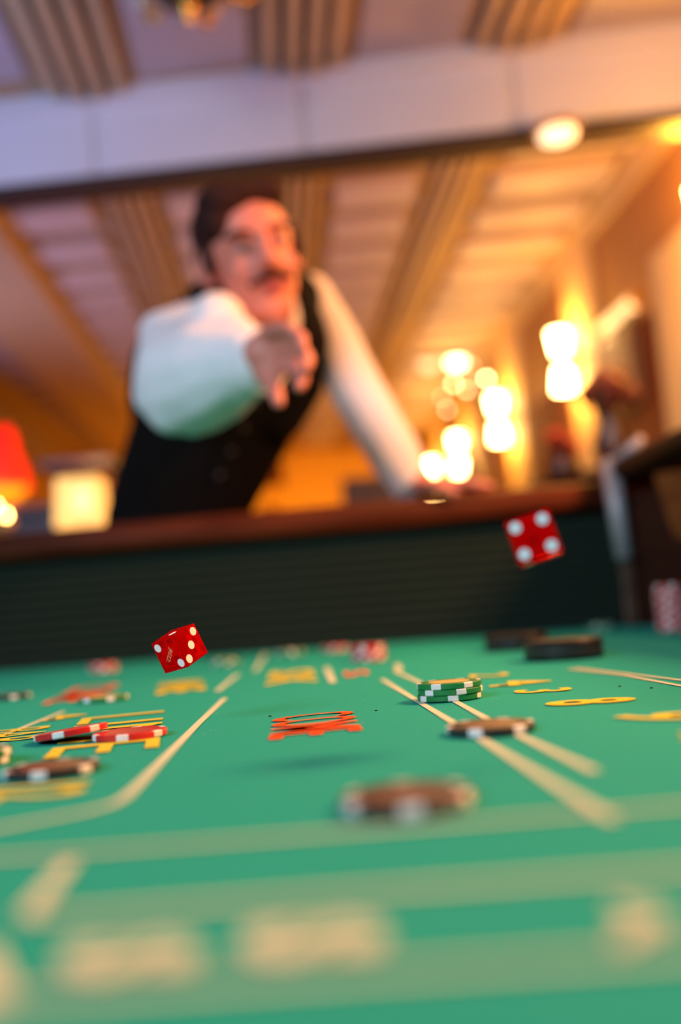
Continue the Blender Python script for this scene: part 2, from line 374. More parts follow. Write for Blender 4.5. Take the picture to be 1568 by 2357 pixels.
for i in range(6):
    a = i * pi / 3 + .3
    bm = bmesh.new(); e = Vector((cos(a), sin(a), 0))
    pts = [e * .09 + P(0, 0, .02), e * .13 + P(0, 0, -.01), e * .17 + P(0, 0, .0), e * .185 + P(0, 0, .04)]
    for p, q in zip(pts[:-1], pts[1:]): cyl(bm, p, q, .011, seg=10); ball(bm, q, .012, sub=1)
    finish('arm', bm, M['brass'], t, True)
    bm = bmesh.new(); lathe(bm, [(0, .04), (.022, .045), (.030, .06), (.026, .10), (0, .105)], e * .185, 16); finish('lamp_cup', bm, mat('cup_glass', (.9, .6, .3), .15, .2), t, True)

# fairy-light spray hanging beside the far wall lamp
t = empty('fairy_light_spray', at(1075, 1010, 6.4) + P(0, 0, -.1)); tag(t, 'spray of small round warm fairy lights left of the second wall lamp', 'fairy lights')
base = t.location
pts = [(1120, 872, 6.0, 1.5), (1045, 883, 6.2, .8), (1075, 897, 6.3, .55), (1018, 915, 6.4, .28), (1030, 943, 6.2, .38), (1085, 842, 6.5, .25), (1072, 872, 6.5, .3)]
mb = {}
bmw = bmesh.new()
for i, (x, y, d, s) in enumerate(pts):
    p = at(x, y, d) - base
    bm = bmesh.new(); ball(bm, p, .012, sub=2); finish('fairy_bulb', bm, emis('fairy_glow_%d' % i, (1, .62, .26), 36 * s), t, True)
    cyl(bmw, (0, 0, 0), p - P(0, 0, .01), .002, seg=6)
finish('branch', bmw, M['dark_wood'], t)
bm = bmesh.new(); lathe(bm, [(0, -.36), (.05, -.36), (.06, -.2), (.03, -.03), (.035, 0), (0, 0)], (0, 0, 0), 20); finish('vase', bm, M['vase'], t, True)
vz = base.z - .36
bm = bmesh.new(); box(bm, (0, 0, (vz) / 2), (.34, .34, vz), bevel=.01)
o = finish('pedestal', bm, M['orange_wood'], None); o.location = (base.x, base.y, 0); tag(o, 'square wooden pedestal under the fairy light vase', 'pedestal')

# ------------------------------------------------------------------ bar counter at right, flowers
zc = CAM.z + .345
bm = bmesh.new(); A, B = at(1226, 1112, 3.12), at(1500, 1032, 2.62); A.z = B.z = 0
C2 = B + P(.55, -.10, 0); D2 = A + P(.60, .35, 0)
C2 = P(wr(B.y) - .06, B.y + .0, 0); D2 = P(wr(A.y + .3) - .06, A.y + .3, 0)
slab(bm, [A, B, C2, D2], (0, 0, zc - .04))
ctr = finish('bar_counter', bm, M['orange_wood'], None); tag(ctr, 'dark brown wooden bar counter behind the corner of the table', 'counter')
bm = bmesh.new(); cen = (A + B + C2 + D2) / 4
slab(bm, [(p - cen) * 1.04 + cen + P(0, 0, zc - .04) for p in (A, B, C2, D2)], (0, 0, .04)); finish('counter_top', bm, M['dark_wood'], ctr)
for s in (.12, .37, .62, .87):
    p = A.lerp(B, s); dd = (B - A).normalized(); nn = Vector((dd.y, -dd.x, 0)) * (-1 if dd.y > 0 else 1)
    nn = Vector((-abs(dd.y), -abs(dd.x), 0)).normalized()
    bm = bmesh.new(); box(bm, (0, 0, 0), (.10, .02, .8), bevel=.004)
    o = finish('front_panel', bm, M['dark_wood'], ctr); o.location = p + nn * .004 + P(0, 0, .55); o.rotation_euler = (0, 0, atan2(dd.y, dd.x))

def flowers(name, loc, spread, n, pm, label, vh=.22, br=.035, z0=None):
    t = empty(name, loc); tag(t, label, 'flowers')
    bm = bmesh.new(); lathe(bm, [(0, 0), (.04, 0), (.06, vh * .45), (.035, vh * .85), (.045, vh), (.0, vh)], (0, 0, 0), 24)
    finish('vase', bm, M['vase'], t, True)
    bs = bmesh.new(); rnd = random.Random(len(label))
    me = None
    for i in range(n):
        u = rnd.uniform(-1, 1); a = rnd.uniform(0, 2*pi); rr = spread * (0.55 + .45 * rnd.random())
        p = P(sqrt(1-u*u)*cos(a)*rr, sqrt(1-u*u)*sin(a)*rr, vh + spread * .75 + u * rr * .8)
        cyl(bs, (0, 0, vh * .8), p, .003, seg=5)
        if me is None:
            bm = bmesh.new()
            for kk in range(7):
                aa = kk * 2 * pi / 7; q = Matrix.Rotation(aa, 3, 'Z') @ Matrix.Rotation(.5, 3, 'Y')
                ball(bm, q @ Vector((br * .55, 0, .004)), (br * .55, br * .32, br * .10), q, 1)
            ball(bm, (0, 0, .006), br * .22, sub=1)
            o = finish('blossom', bm, pm, t, True); me = o.data
        else: o = link('blossom', me, t)
        o.location = p; o.rotation_euler = Vector((p.x, p.y, p.z - vh - spread*.5)).to_track_quat('Z', 'Y').to_euler()
    finish('stems', bs, M['leaf'], t)
    bl = bmesh.new()
    for i in range(16):
        a = rnd.uniform(0, 2*pi); q = Matrix.Rotation(a, 3, 'Z') @ Matrix.Rotation(rnd.uniform(-.6, .4), 3, 'Y')
        ball(bl, P(0, 0, vh + spread * .3) + q @ Vector((spread * .5, 0, 0)), (spread * .35, spread * .12, .004), q, 1)
    finish('leaves', bl, M['leaf'], t, True)
    return t
c = at(1290, 1085, 2.95); c.z = zc
flowers('flower_vase', c + P(0.02, .05, 0), .06, 12, M['red_petal'], 'low vase of orange-red flowers on the counter, below the biggest wall lamp', .06, .035)
c = at(1425, 1050, 2.85); c.z = zc
flowers('flower_vase', c + P(.0, .05, 0), .09, 20, M['dark_petal'], 'tall vase of dark red-brown flowers right of the biggest wall lamp', .17, .04)

# ------------------------------------------------------------------ left background: shelf with red lamp and cream lamp
sb = empty('sideboard', P(-1.35, 3.6, 0)); tag(sb, 'dark wooden sideboard behind the table at the left edge', 'sideboard')
zs = CAM.z + .44
bm = bmesh.new(); box(bm, (0, 0, (zs - .04) / 2), (1.3, .4, zs - .04), bevel=.006); finish('body', bm, M['dark_wood'], sb)
bm = bmesh.new(); box(bm, (0, -.01, zs - .02), (1.36, .46, .04), bevel=.008); finish('top', bm, M['dark_wood'], sb)
for s in (-.42, 0, .42):
    bm = bmesh.new(); box(bm, (s, -.205, zs * .5), (.38, .02, zs * .8), bevel=.004); d = finish('door', bm, M['dark_wood'], sb)
    bm = bmesh.new(); ball(bm, (s + .15, -.225, zs * .55), .014, sub=1); finish('knob', bm, M['brass'], d)
c = at(10, 1100, 3.5); c.z = zs
t = empty('red_table_lamp', c); tag(t, 'red glass lamp with amber glow at the left edge', 'lamp')
bm = bmesh.new(); lathe(bm, [(0, 0), (.06, 0), (.05, .02), (.02, .03), (0, .03)], (0, 0, 0), 24); finish('foot', bm, M['brass'], t, True)
bm = bmesh.new(); lathe(bm, [(.02, .03), (.068, .05), (.078, .09), (.062, .13), (.03, .15)], (0, 0, 0), 28); finish('amber_globe', bm, M['amber_shade'], t, True)
bm = bmesh.new(); lathe(bm, [(.092, .075), (.080, .14), (.056, .20), (.045, .27), (.028, .295), (0, .30)], (0, 0, 0), 28); finish('red_shade', bm, M['red_shade'], t, True)
l = bpy.data.lights.new('red_lamp_light', 'POINT'); l.energy = 1.2; l.color = (1, .2, .05); l.shadow_soft_size = .05
o = bpy.data.objects.new('red_lamp_light', l); COL.objects.link(o); o.parent = t; o.location = (0, -.15, .1)
for (px, py) in ((15, 1186), (-8, 1165)):
    c = at(px, py, 2.9)
    t = empty('tea_light', P(c.x, c.y, c.z - .03))
    tag(t, 'small round golden light point below the red lamp' if px > 0 else 'second golden light point half cut off at the left edge', 'tea light')
    bm = bmesh.new(); cyl(bm, (0, 0, 0), (0, 0, .018), .02, seg=18); finish('cup', bm, M['brass'], t)
    bm = bmesh.new(); ball(bm, (0, 0, .03), (.006, .006, .012), sub=1); finish('flame', bm, emis('flame_glow', (1, .5, .12), 60), t, True)
ct = at(12, 1190, 2.9)
bm = bmesh.new(); box(bm, (ct.x - .14, ct.y + .02, (ct.z - .035) / 2), (.30, .3, ct.z - .036), bevel=.006)
o = finish('side_table', bm, M['dark_wood'], None); tag(o, 'low dark side cabinet carrying the golden tea lights', 'side table')
# cream lamp, square tapered shade, on a low stand
c = at(192, 1214, 3.1)
t = empty('cream_table_lamp', P(c.x, c.y, c.z)); tag(t, 'square cream lampshade glowing left of the man\'s waist', 'lamp')
bm = bmesh.new()
w0, w1, h = .070, .062, .150
vs = [bm.verts.new(P(sx*w, sy*w, z)) for (w, z) in ((w0, 0), (w1, h)) for sx, sy in ((-1, -1), (1, -1), (1, 1), (-1, 1))]
for i in range(4): bm.faces.new((vs[i], vs[(i+1) % 4], vs[4 + (i+1) % 4], vs[4 + i]))
bm.faces.new(vs[4:8])
finish('lamp_shade', bm, M['cream_shade'], t)
bm = bmesh.new(); cyl(bm, (0, 0, -.10), (0, 0, .05), .012); cyl(bm, (0, 0, -.115), (0, 0, -.10), .06, seg=24); finish('lamp_base', bm, M['brass'], t)
bm = bmesh.new(); ball(bm, (.02, -.068, .075), (.026, .004, .04)); finish('painted_hot_spot', bm, emis('cream_hot_spot', (1, .75, .35), 1.2), t, True)  # bright spot of the bulb put onto the outside of the shade
l = bpy.data.lights.new('cream_lamp_light', 'POINT'); l.energy = 3; l.color = (1, .5, .15); l.shadow_soft_size = .05
o = bpy.data.objects.new('cream_lamp_light', l); COL.objects.link(o); o.parent = t; o.location = (0, 0, .22)
ts = t
bm = bmesh.new(); box(bm, (c.x, c.y, (c.z - .116) / 2), (.3, .3, c.z - .116), bevel=.006)
o = finish('lamp_stand', bm, M['dark_wood'], None); tag(o, 'dark square stand below the glowing cream lampshade', 'stand')
# wall shelf above it
c = at(185, 1072, 3.35)
bm = bmesh.new(); box(bm, (c.x, c.y, c.z), (.24, .16, .03), bevel=.004); sh = finish('wall_shelf', bm, M['dark_wood'], None)
tag(sh, 'short dark shelf above the cream lampshade', 'shelf')
for s in (-.1, .1):
    bm = bmesh.new(); cyl(bm, (c.x + s, c.y + .06, 0.0), (c.x + s, c.y + .06, c.z - .015), .012); finish('upright', bm, M['dark_wood'], sh)

# added pendant lamp that lights the back wall orange
def pendant(loc, power, label):
    t = empty('added_pendant', loc); tag(t, label, 'added lamp')
    bm = bmesh.new(); cyl(bm, (0, 0, .1), (0, 0, CZ - loc[2]), .005, seg=8); finish('cord', bm, M['dark_wood'], t)
    bm = bmesh.new(); lathe(bm, [(.02, .12), (.06, .08), (.10, .0), (.095, .0), (.05, .07), (.0, .10)], (0, 0, 0), 24); finish('lamp_shade', bm, M['brass'], t, True)
    bm = bmesh.new(); ball(bm, (0, 0, .02), .03); finish('bulb', bm, emis('added_pendant_bulb', (1, .6, .25), 8), t, True)
    l = bpy.data.lights.new('added_pendant_light', 'POINT'); l.energy = power; l.color = (1, .40, .03); l.shadow_soft_size = .06
    o = bpy.data.objects.new('added_pendant_light', l); COL.objects.link(o); o.parent = t; o.location = (0, 0, -.05)
pendant((-.75, 9.2, 1.62), 120, 'added brass pendant lamp low in the far room, behind the man')

# dark cabinet in the far room, between body and arm
c = at(850, 1150, 6.0)
bm = bmesh.new(); box(bm, (0, 0, 0.78), (.36, .4, 1.56), bevel=.01)
cz_top = at(850, 1106, 6.0).z
o = finish('cabinet', bm, M['dark_wood'], None); o.location = (c.x + .02, c.y, cz_top - 1.56)
tag(o, 'dark cabinet seen between the man\'s body and his straight arm', 'cabinet')
bm = bmesh.new(); box(bm, (0, -.205, .9), (.3, .02, .9), bevel=.004); d = finish('door', bm, M['orange_wood'], o)
bm = bmesh.new(); ball(bm, (.11, -.225, .9), .015, sub=1); finish('knob', bm, M['brass'], d)
c = at(692, 1120, 7.0)

# ------------------------------------------------------------------ craps table
FZ = 0.75
def tl(x): return 1.637 - .112 * x
table = empty('craps_table', P(-.4, .8, 0)); tag(table, 'craps table with green printed felt, dark rubber inner walls and polished wooden rail', 'gaming table')
TO = table.location.copy()
def tp(name, bm, m, smooth=False, parent=None):
    """part of the table, mesh given in world coordinates"""
    bmesh.ops.translate(bm, verts=bm.verts, vec=-TO)
    return finish(name, bm, m, parent or table, smooth)
K = P(.450, tl(.45), FZ); KL = P(-1.30, tl(-1.3), FZ); NR = P(.535, -.62, FZ); NL = P(-1.30, -.62, FZ)
bm = bmesh.new(); slab(bm, [KL, K, NR, NL], (0, 0, -.02)); felt = tp('felt', bm, M['felt'])
def wallrun(name, a, b, out, m, thick=.035, z0=FZ - .02, z1=FZ + .2):
    a, b = Vector(a), Vector(b); bm = bmesh.new()
    slab(bm, [P(a.x, a.y, z0), P(b.x, b.y, z0), P(b.x, b.y, z0) + out * thick, P(a.x, a.y, z0) + out * thick], (0, 0, z1 - z0))
    return tp(name, bm, m)
up1 = P(.112, 1, 0).normalized()
far = wallrun('far_wall', KL, K, up1, M['rubber'])
# moulded rubber ridges of the far wall
bm = bmesh.new()
for i in range(9):
    z = FZ + .018 + i * .0175
    a, b = P(KL.x, KL.y, z), P(K.x, K.y, z); o3 = -up1 * .005
    A = [a, b, b + P(0, 0, .014), a + P(0, 0, .014)]
    v = [bm.verts.new(p) for p in (a, b, b + o3 + P(0, 0, .005), a + o3 + P(0, 0, .005), b + P(0, 0, .013), a + P(0, 0, .013))]
    bm.faces.new((v[0], v[1], v[2], v[3])); bm.faces.new((v[3], v[2], v[4], v[5]))
tp('rubber_ridges', bm, M['rubber'])
rdir = (NR - K).normalized(); rout = Vector((-rdir.y, rdir.x, 0)); rout = rout if rout.x > 0 else -rout
wallrun('side_wall', K, NR, rout, M['side_wood'])
bm = bmesh.new(); slab(bm, [onplane(x, y, K, rout) - rout * .001 for x, y in ((1505, 1088), (1640, 1075), (1660, 1290), (1550, 1228))], rout * .002); tp('reflection_patch', bm, M['orange_wood'])  # warm reflection on the side wall put in as an orange patch
wallrun('side_wall', NL, KL, P(-1, 0, 0), M['rubber'])
wallrun('near_wall', NL, NR, P(0, -1, 0), M['rubber'])
def rail(name, a, b, out, zt=FZ + .2335, zb=FZ + .180, m='rail_wood'):
    """rounded rail lying over the wall and overhanging it inward"""
    a, b = Vector(a), Vector(b); bm = bmesh.new(); n = 14
    cx, hw, hh = .022, .052, (zt - zb) / 2
    ra, rb = [], []
    for i in range(n):
        t = 2 * pi * i / n; e = .62
        x = math.copysign(abs(cos(t)) ** e, cos(t)) * hw + cx; z = math.copysign(abs(sin(t)) ** e, sin(t)) * hh + (zt + zb) / 2
        ra.append(bm.verts.new(P(a.x, a.y, z) + out * x)); rb.append(bm.verts.new(P(b.x, b.y, z) + out * x))
    for i in range(n): bm.faces.new((ra[i], rb[i], rb[(i+1) % n], ra[(i+1) % n]))
    bm.faces.new(ra[::-1]); bm.faces.new(rb); bmesh.ops.recalc_face_normals(bm, faces=bm.faces)
    return tp(name, bm, M[m], True)
rail('rail', KL - P(.06, 0, 0), K + P(.07, -.008, 0), up1)
rail('rail', K + P(0, .05, 0), NR, rout, FZ + .262, FZ + .225, 'side_wood')
rail('rail', KL, NL, P(-1, 0, 0)); rail('rail', NL - P(.06, 0, 0), NR + P(.06, 0, 0), P(0, -1, 0))
# corner post: brown foot, light on the upper half put in as pale colour
pc = onz(1452, 1441, FZ)
bm = bmesh.new(); box(bm, (pc.x, pc.y - .010, FZ + .052), (.020, .014, .104), bevel=.003); tp('corner_post_foot', bm, wood('post_wood', (.06, .025, .012), (.09, .04, .02), .5))
bm = bmesh.new(); cyl(bm, (pc.x - .002, pc.y - .014, FZ + .104), (pc.x - .010, pc.y - .016, FZ + .250), .0145, seg=20); o = tp('corner_post', bm, M['pale_glint'], True); o['label'] = 'upper part, pale with painted light'
q0, q1 = P(pc.x - .010, pc.y - .016, FZ + .250), at(1478, 1010, 1.50)
bm = bmesh.new(); cyl(bm, q0, q1, .010, .007, seg=14); ball(bm, q0, .014); tp('highlight_bar', bm, M['pale_glint'], True)  # highlight along the side rail put in as a pale bar
# apron and legs
bm = bmesh.new(); slab(bm, [KL + up1 * .03, K + up1 * .03, NR, NL], (0, 0, -.16)); bmesh.ops.translate(bm, verts=bm.verts, vec=(0, 0, -.021)); tp('apron', bm, M['dark_wood'])
for p in (KL + P(.12, -.12, 0), K + P(-.1, -.12, 0), NR + P(-.12, .12, 0), NL + P(.12, .12, 0)):
    bm = bmesh.new(); lathe(bm, [(0, 0), (.05, 0), (.06, .05), (.04, .10), (.05, .35), (.065, .50), (.05, .57), (0, .57)], (p.x, p.y, 0), 20); tp('leg', bm, M['dark_wood'], True)

# printed layout lines on the felt
NLINE = [0]
def line(pts, w, m='white_print', z=.0004, name='layout_line'):
    q = [onz(x, y, FZ) if not isinstance((x), Vector) else x for x, y in pts]
    NLINE[0] += 1; z += NLINE[0] * .000012
    bm = bmesh.new(); prev = None
    for i, p in enumerate(q):
        d = (q[min(i+1, len(q)-1)] - q[max(i-1, 0)]); d.z = 0; d.normalize(); n = P(-d.y, d.x, 0) * w / 2
        cur = [bm.verts.new(p + n + P(0, 0, z)), bm.verts.new(p - n + P(0, 0, z))]
        if prev: bm.faces.new((prev[0], cur[0], cur[1], prev[1]))
        prev = cur
    bmesh.ops.recalc_face_normals(bm, faces=bm.faces)
    if bm.faces[:] and bm.faces[0].normal.z < 0: bmesh.ops.reverse_faces(bm, faces=bm.faces)
    bmesh.ops.translate(bm, verts=bm.verts, vec=-TO)
    return finish(name, bm, M[m], felt)
line([(-80, 1729), (0, 1697), (90, 1661), (148, 1638)], .0042)
line([(518, 1608), (455, 1668), (380, 1745), (330, 1797), (305, 1822), (285, 1840), (255, 1855), (200, 1870), (100, 1889), (0, 1908), (-60, 1918)], .0045)
line([(548, 1553), (500, 1592)], .005)
line([(612, 1505), (588, 1545)], .005)
line([(880, 1565), (1000, 1638), (1110, 1704), (1265, 1800), (1412, 1890)], .0042)
line([(908, 1545), (975, 1576), (1060, 1622), (1165, 1680), (1372, 1778)], .0042)
line([(1310, 1541), (1440, 1556), (1568, 1580), (1640, 1594)], .004)
line([(1325, 1538), (1440, 1551), (1568, 1567), (1640, 1576)], .004)
line([(752, 1538), (767, 1572)], .006)
line([(915, 1530), (920, 1545)], .006)
line([(163, 1985), (62, 2112)], .0048)
line([(-120, 1985), (120, 1970), (784, 1920), (1700, 1848)], .0034)
line([(60, 2118), (784, 2062), (1700, 1996)], .0038)
line([(-200, 2325), (784, 2252), (1700, 2190)], .003)
line([(-60, 2190), (-20, 2330)], .008)

def lettering(txt, p0, p1, p2, m, bold=0.0):
    """word printed on the felt: p0 start of baseline, p1 end of baseline, p2 top at the start (frame pixels of the felt points)"""
    A, B, Cc = onz(*p0, FZ), onz(*p1, FZ), onz(*p2, FZ)
    cu = bpy.data.curves.new('t', 'FONT'); cu.body = txt; cu.size = 1; cu.offset = bold; cu.resolution_u = 4
    o = bpy.data.objects.new('t', cu); COL.objects.link(o)
    dg = bpy.context.evaluated_depsgraph_get(); dg.update()
    me = bpy.data.meshes.new_from_object(o.evaluated_get(dg)); bpy.data.objects.remove(o, do_unlink=True)
    xs = [v.co.x for v in me.vertices]; ys = [v.co.y for v in me.vertices]
    x0, x1, y0, y1 = min(xs), max(xs), min(ys), max(ys)
    for v in me.vertices:
        s, t = (v.co.x - x0) / (x1 - x0), (v.co.y - y0) / (y1 - y0)
        v.co = A + (B - A) * s + (Cc - A) * t + P(0, 0, .0007) - TO
    me.name = 'layout_lettering'; me.materials.clear(); me.materials.append(M[m])
    if me.polygons and me.polygons[0].normal.z < 0: me.flip_normals()
    return link('layout_lettering', me, felt)
lettering('COME', (628, 1655), (616, 1706), (812, 1636), 'red_print', .008)
lettering('8', (1253, 1618), (1257, 1629), (1458, 1605), 'yellow_print', .03)
lettering('9', (1408, 1648), (1412, 1663), (1625, 1640), 'yellow_print', .03)
lettering('10', (1560, 1690), (1568, 1712), (1800, 1680), 'yellow_print', .03)
lettering('4', (1125, 1575), (1128, 1585), (1262, 1562), 'yellow_print', .02)
lettering('3', (1182, 1592), (1185, 1599), (1314, 1584), 'yellow_print', .02)
lettering('2', (1080, 1556), (1082, 1563), (1170, 1550), 'yellow_print', .02)
lettering('SIX', (620, 1549), (608, 1580), (722, 1541), 'yellow_print', .03)
lettering('NINE', (366, 1575), (357, 1601), (466, 1565), 'yellow_print', .03)
lettering('COME', (172, 1584), (92, 1624), (282, 1573), 'red_print', .008)
lettering('5', (792, 1548), (790, 1560), (846, 1543), 'red_print', .02)
lettering('LINE', (190, 1656), (98, 1750), (378, 1638), 'yellow_print', .0)
lettering('BAR', (-40, 1688), (-90, 1722), (118, 1672), 'yellow_print', .005)
lettering('12', (-10, 1818), (-50, 1852), (212, 1800), 'yellow_print', .03)
lettering('4', (98, 1655), (94, 1664), (200, 1640), 'yellow_print', .02)
lettering('S', (145, 2185), (128, 2262), (452, 2160), 'white_print', .07)
lettering('S', (560, 2140), (546, 2222), (878, 2118), 'white_print', .07)
lettering('A', (1412, 2080), (1422, 2190), (1530, 2072), 'white_print', .09)
# loose lint and specks on the felt
bm = bmesh.new(); rnd = random.Random(3)
for i in range(500):
    p = P(rnd.uniform(-.3, .4), rnd.uniform(.3, 1.0), FZ + .0007); a = rnd.uniform(0, pi)
    q = Matrix.Rotation(a, 3, 'Z'); box(bm, p, (rnd.uniform(.0006, .0022), .00018, .0001), q)
o = tp('felt_lint', bm, mat('lint', (.35, .42, .33), .9), parent=felt); o['kind'] = 'stuff'
for (x, y) in ((622, 1652), (866, 1639), (1427, 1583), (1500, 1587)):
    p = onz(x, y, FZ); bm = bmesh.new(); box(bm, (p.x, p.y, FZ + .0009), (.0016, .0006, .0006), Matrix.Rotation(.3, 3, 'Z')); tp('dark_speck', bm, M['vest'], parent=felt)

# ------------------------------------------------------------------ chips
CR, CH = .0195, .0033
CMAT = {}
for n, c in (('red', (.56, .006, .010)), ('green', (.004, .20, .045)), ('black', (.018, .012, .014))):
    CMAT[n] = mat('chip_' + n, c, .45, coat=.35)
CMAT['spot'] = mat('chip_spot', (.84, .78, .76), .5)
CMAT['inlay_red'] = mat('chip_face_red', (.40, .03, .03), .4); CMAT['inlay_green'] = mat('chip_face_green', (.55, .42, .12), .4); CMAT['inlay_black'] = mat('chip_face_black', (.11, .05, .03), .35)
CME = {}
def chip_mesh():
    bm = bmesh.new(); e = .0004
    lathe(bm, [(0, 0), (CR - e, 0), (CR, e), (CR, CH - e), (CR - e, CH), (0, CH)], seg=60)
    bmesh.ops.recalc_face_normals(bm, faces=bm.faces); return bm
def spot_mesh(k):
    bm = bmesh.new(); n = 5; a0 = k * pi / 3 - .16; e = .00045; r = CR + .00006
    prof = [(CR * .86, -.00005), (r - e, -.00005), (r, e), (r, CH - e), (r - e, CH + .00005), (CR * .86, CH + .00005)]
    rows = [[bm.verts.new(P(cos(a0 + .32 * i / n) * rr, sin(a0 + .32 * i / n) * rr, z)) for rr, z in prof] for i in range(n + 1)]
    for A, B in zip(rows[:-1], rows[1:]):
        for j in range(len(prof) - 1): bm.faces.new((A[j], B[j], B[j+1], A[j+1]))
    bmesh.ops.recalc_face_normals(bm, faces=bm.faces); return bm
def chip(color, loc, ang, label, group=None, tilt=None):
    if color not in CME:
        o = finish('poker_chip', chip_mesh(), CMAT[color]); CME[color] = o.data
        for p in o.data.polygons: p.use_smooth = False
        sp = []
        for k in range(6):
            if 'spots' not in CME: pass
            s = finish('edge_spot', spot_mesh(k), CMAT['spot'], o); sp.append(s.data)
        bm = bmesh.new(); cyl(bm, (0, 0, CH - .0002), (0, 0, CH + .00004), .0125, seg=40); s = finish('face_inlay', bm, CMAT['inlay_' + color], o)
        CME[color + 's'] = sp; CME[color + 'i'] = s.data
    else:
        o = link('poker_chip', CME[color])
        for me in CME[color + 's']: link('edge_spot', me, o)
        link('face_inlay', CME[color + 'i'], o)
    o.location = loc
    q = Matrix.Rotation(ang, 4, 'Z')
    o.rotation_euler = (tilt @ q).to_euler() if tilt is not None else q.to_euler()
    return tag(o, label, 'chip', group)
def view_ang(p): return atan2(-(p.y), -(p.x)) + 0          # direction from chip to camera
ORD = ['bottom'] + [w_ + ' from the bottom,' for w_ in 'second third fourth fifth sixth seventh eighth ninth tenth eleventh twelfth thirteenth fourteenth fifteenth sixteenth seventeenth'.split()]
def stack(color, px, py, n, labels, group, spots=None, jit=.0006, seed=1):
    p = onz(px, py, FZ); rnd = random.Random(seed)
    for i in range(n):
        a = view_ang(p) + (spots[i] if spots else rnd.uniform(0, pi / 3))
        chip(color, P(p.x + rnd.uniform(-jit, jit), p.y + rnd.uniform(-jit, jit), FZ + .0006 + i * (CH + .0002)), a, labels[i] if isinstance(labels, list) else (ORD[i] + ' ' + labels if n > 1 else labels), group)
# image-right spots are at positive angle theta seen from the camera -> rotate about z
stack('green', 1037, 1610, 3, ['bottom chip of the sharp three-chip green stack beside the white double line', 'middle chip of the sharp three-chip green stack', 'top chip of the sharp three-chip green stack'],
      'sharp green stack', [radians(6), radians(20), radians(-24)], .0004)
stack('black', 1133, 1686, 1, 'single black chip with orange sheen lying across the white lines', None, [radians(-20)])
stack('black', 942, 1857, 1, 'big blurred dark chip lying alone nearest the camera', None, [radians(3)])
stack('black', 122, 1783, 1, 'blurred black chip in front of the pair of red chips', None, [radians(-16)])
stack('black', 22, 1609, 1, 'blurred black chip at the left edge far behind the red pair', None, [radians(12)])
stack('green', 240, 1614, 1, 'lone green chip in front of the red lettering at left', None, [radians(16)])
stack('green', -72, 1764, 2, ['lower green chip cut off by the left edge', 'upper green chip cut off by the left edge'], 'green chips at the left edge', [radians(55), radians(60)])
p = onz(300, 1699, FZ); chip('red', P(p.x, p.y, FZ + .0006), view_ang(p) + radians(-50 + 60 - 22), 'flat red chip, right one of the sharp overlapping red pair')
p2 = onz(165, 1704, FZ); hd = P(p.x - p2.x, p.y - p2.y, 0).normalized(); axis = P(hd.y, -hd.x, 0)
tl_ = Matrix.Rotation(radians(-6.2), 4, axis) if (Matrix.Rotation(radians(-6.2), 3, axis) @ hd).z > 0 else Matrix.Rotation(radians(6.2), 4, axis)
chip('red', P(p2.x, p2.y, FZ + .0006 + CR * sin(radians(6.2)) + .0002), view_ang(p2) + radians(-20), 'tilted red chip leaning on the edge of its sharp red neighbour', None, tl_)
stack('red', 238, 1546, 3, 'chip of the low red stack left of the flying die', 'low red stack at the left of the far wall', seed=2)
stack('green', 517, 1531, 2, 'chip of the pale green pair just right of the left die', 'green pair right of the left die', seed=3)
stack('green', 668, 1508, 2, 'chip of the faint green pair below the waistcoat', 'green pair below the vest', seed=4)
stack('red', 771, 1499, 2, 'chip of the smaller red pile at mid wall', 'small red pile mid wall', seed=5)
stack('red', 849, 1521, 5, 'chip of the taller red pile mid table', 'taller red pile mid table', seed=6)
stack('green', 1384, 1447, 2, 'chip of the faint green pair behind the black pucks', 'green pair behind the pucks', seed=8)
stack('red', 1552, 1452, 17, 'chip of the tall red stack at the right edge', 'tall red stack at the right edge', seed=9, jit=.0008)

# pucks
def puck(px, py, label, rotz):
    p = onz(px, py, FZ)
    t = empty('marker_puck', P(p.x, p.y, FZ + .0006)); tag(t, label, 'puck', 'black marker pucks'); t.rotation_euler = (0, 0, rotz)
    r, h = .0355, .0165
    bm = bmesh.new(); lathe(bm, [(0, 0), (r - .001, 0), (r, .001), (r, h*.42), (r - .0012, h*.46), (r - .0012, h*.54), (r, h*.58), (r, h - .002), (r - .002, h), (0, h)], seg=64); bmesh.ops.recalc_face_normals(bm, faces=bm.faces)
    finish('body', bm, M['black_puck'], t)
    bm = bmesh.new(); lathe(bm, [(r - .006, h), (r - .0055, h + .0006), (r - .003, h + .0006), (r - .0025, h)], seg=64); finish('raised_rim', bm, M['black_puck'], t)
    bm = bmesh.new(); lathe(bm, [(r - .0011, h*.45), (r - .0007, h*.47), (r - .0007, h*.53), (r - .0011, h*.55)], seg=64); finish('side_groove', bm, M['groove_pl'], t)
puck(1299, 1516, 'front black marker puck, overlapping the one behind it', 0)
puck(1190, 1495, 'rear black marker puck, half hidden by the front one', .5)

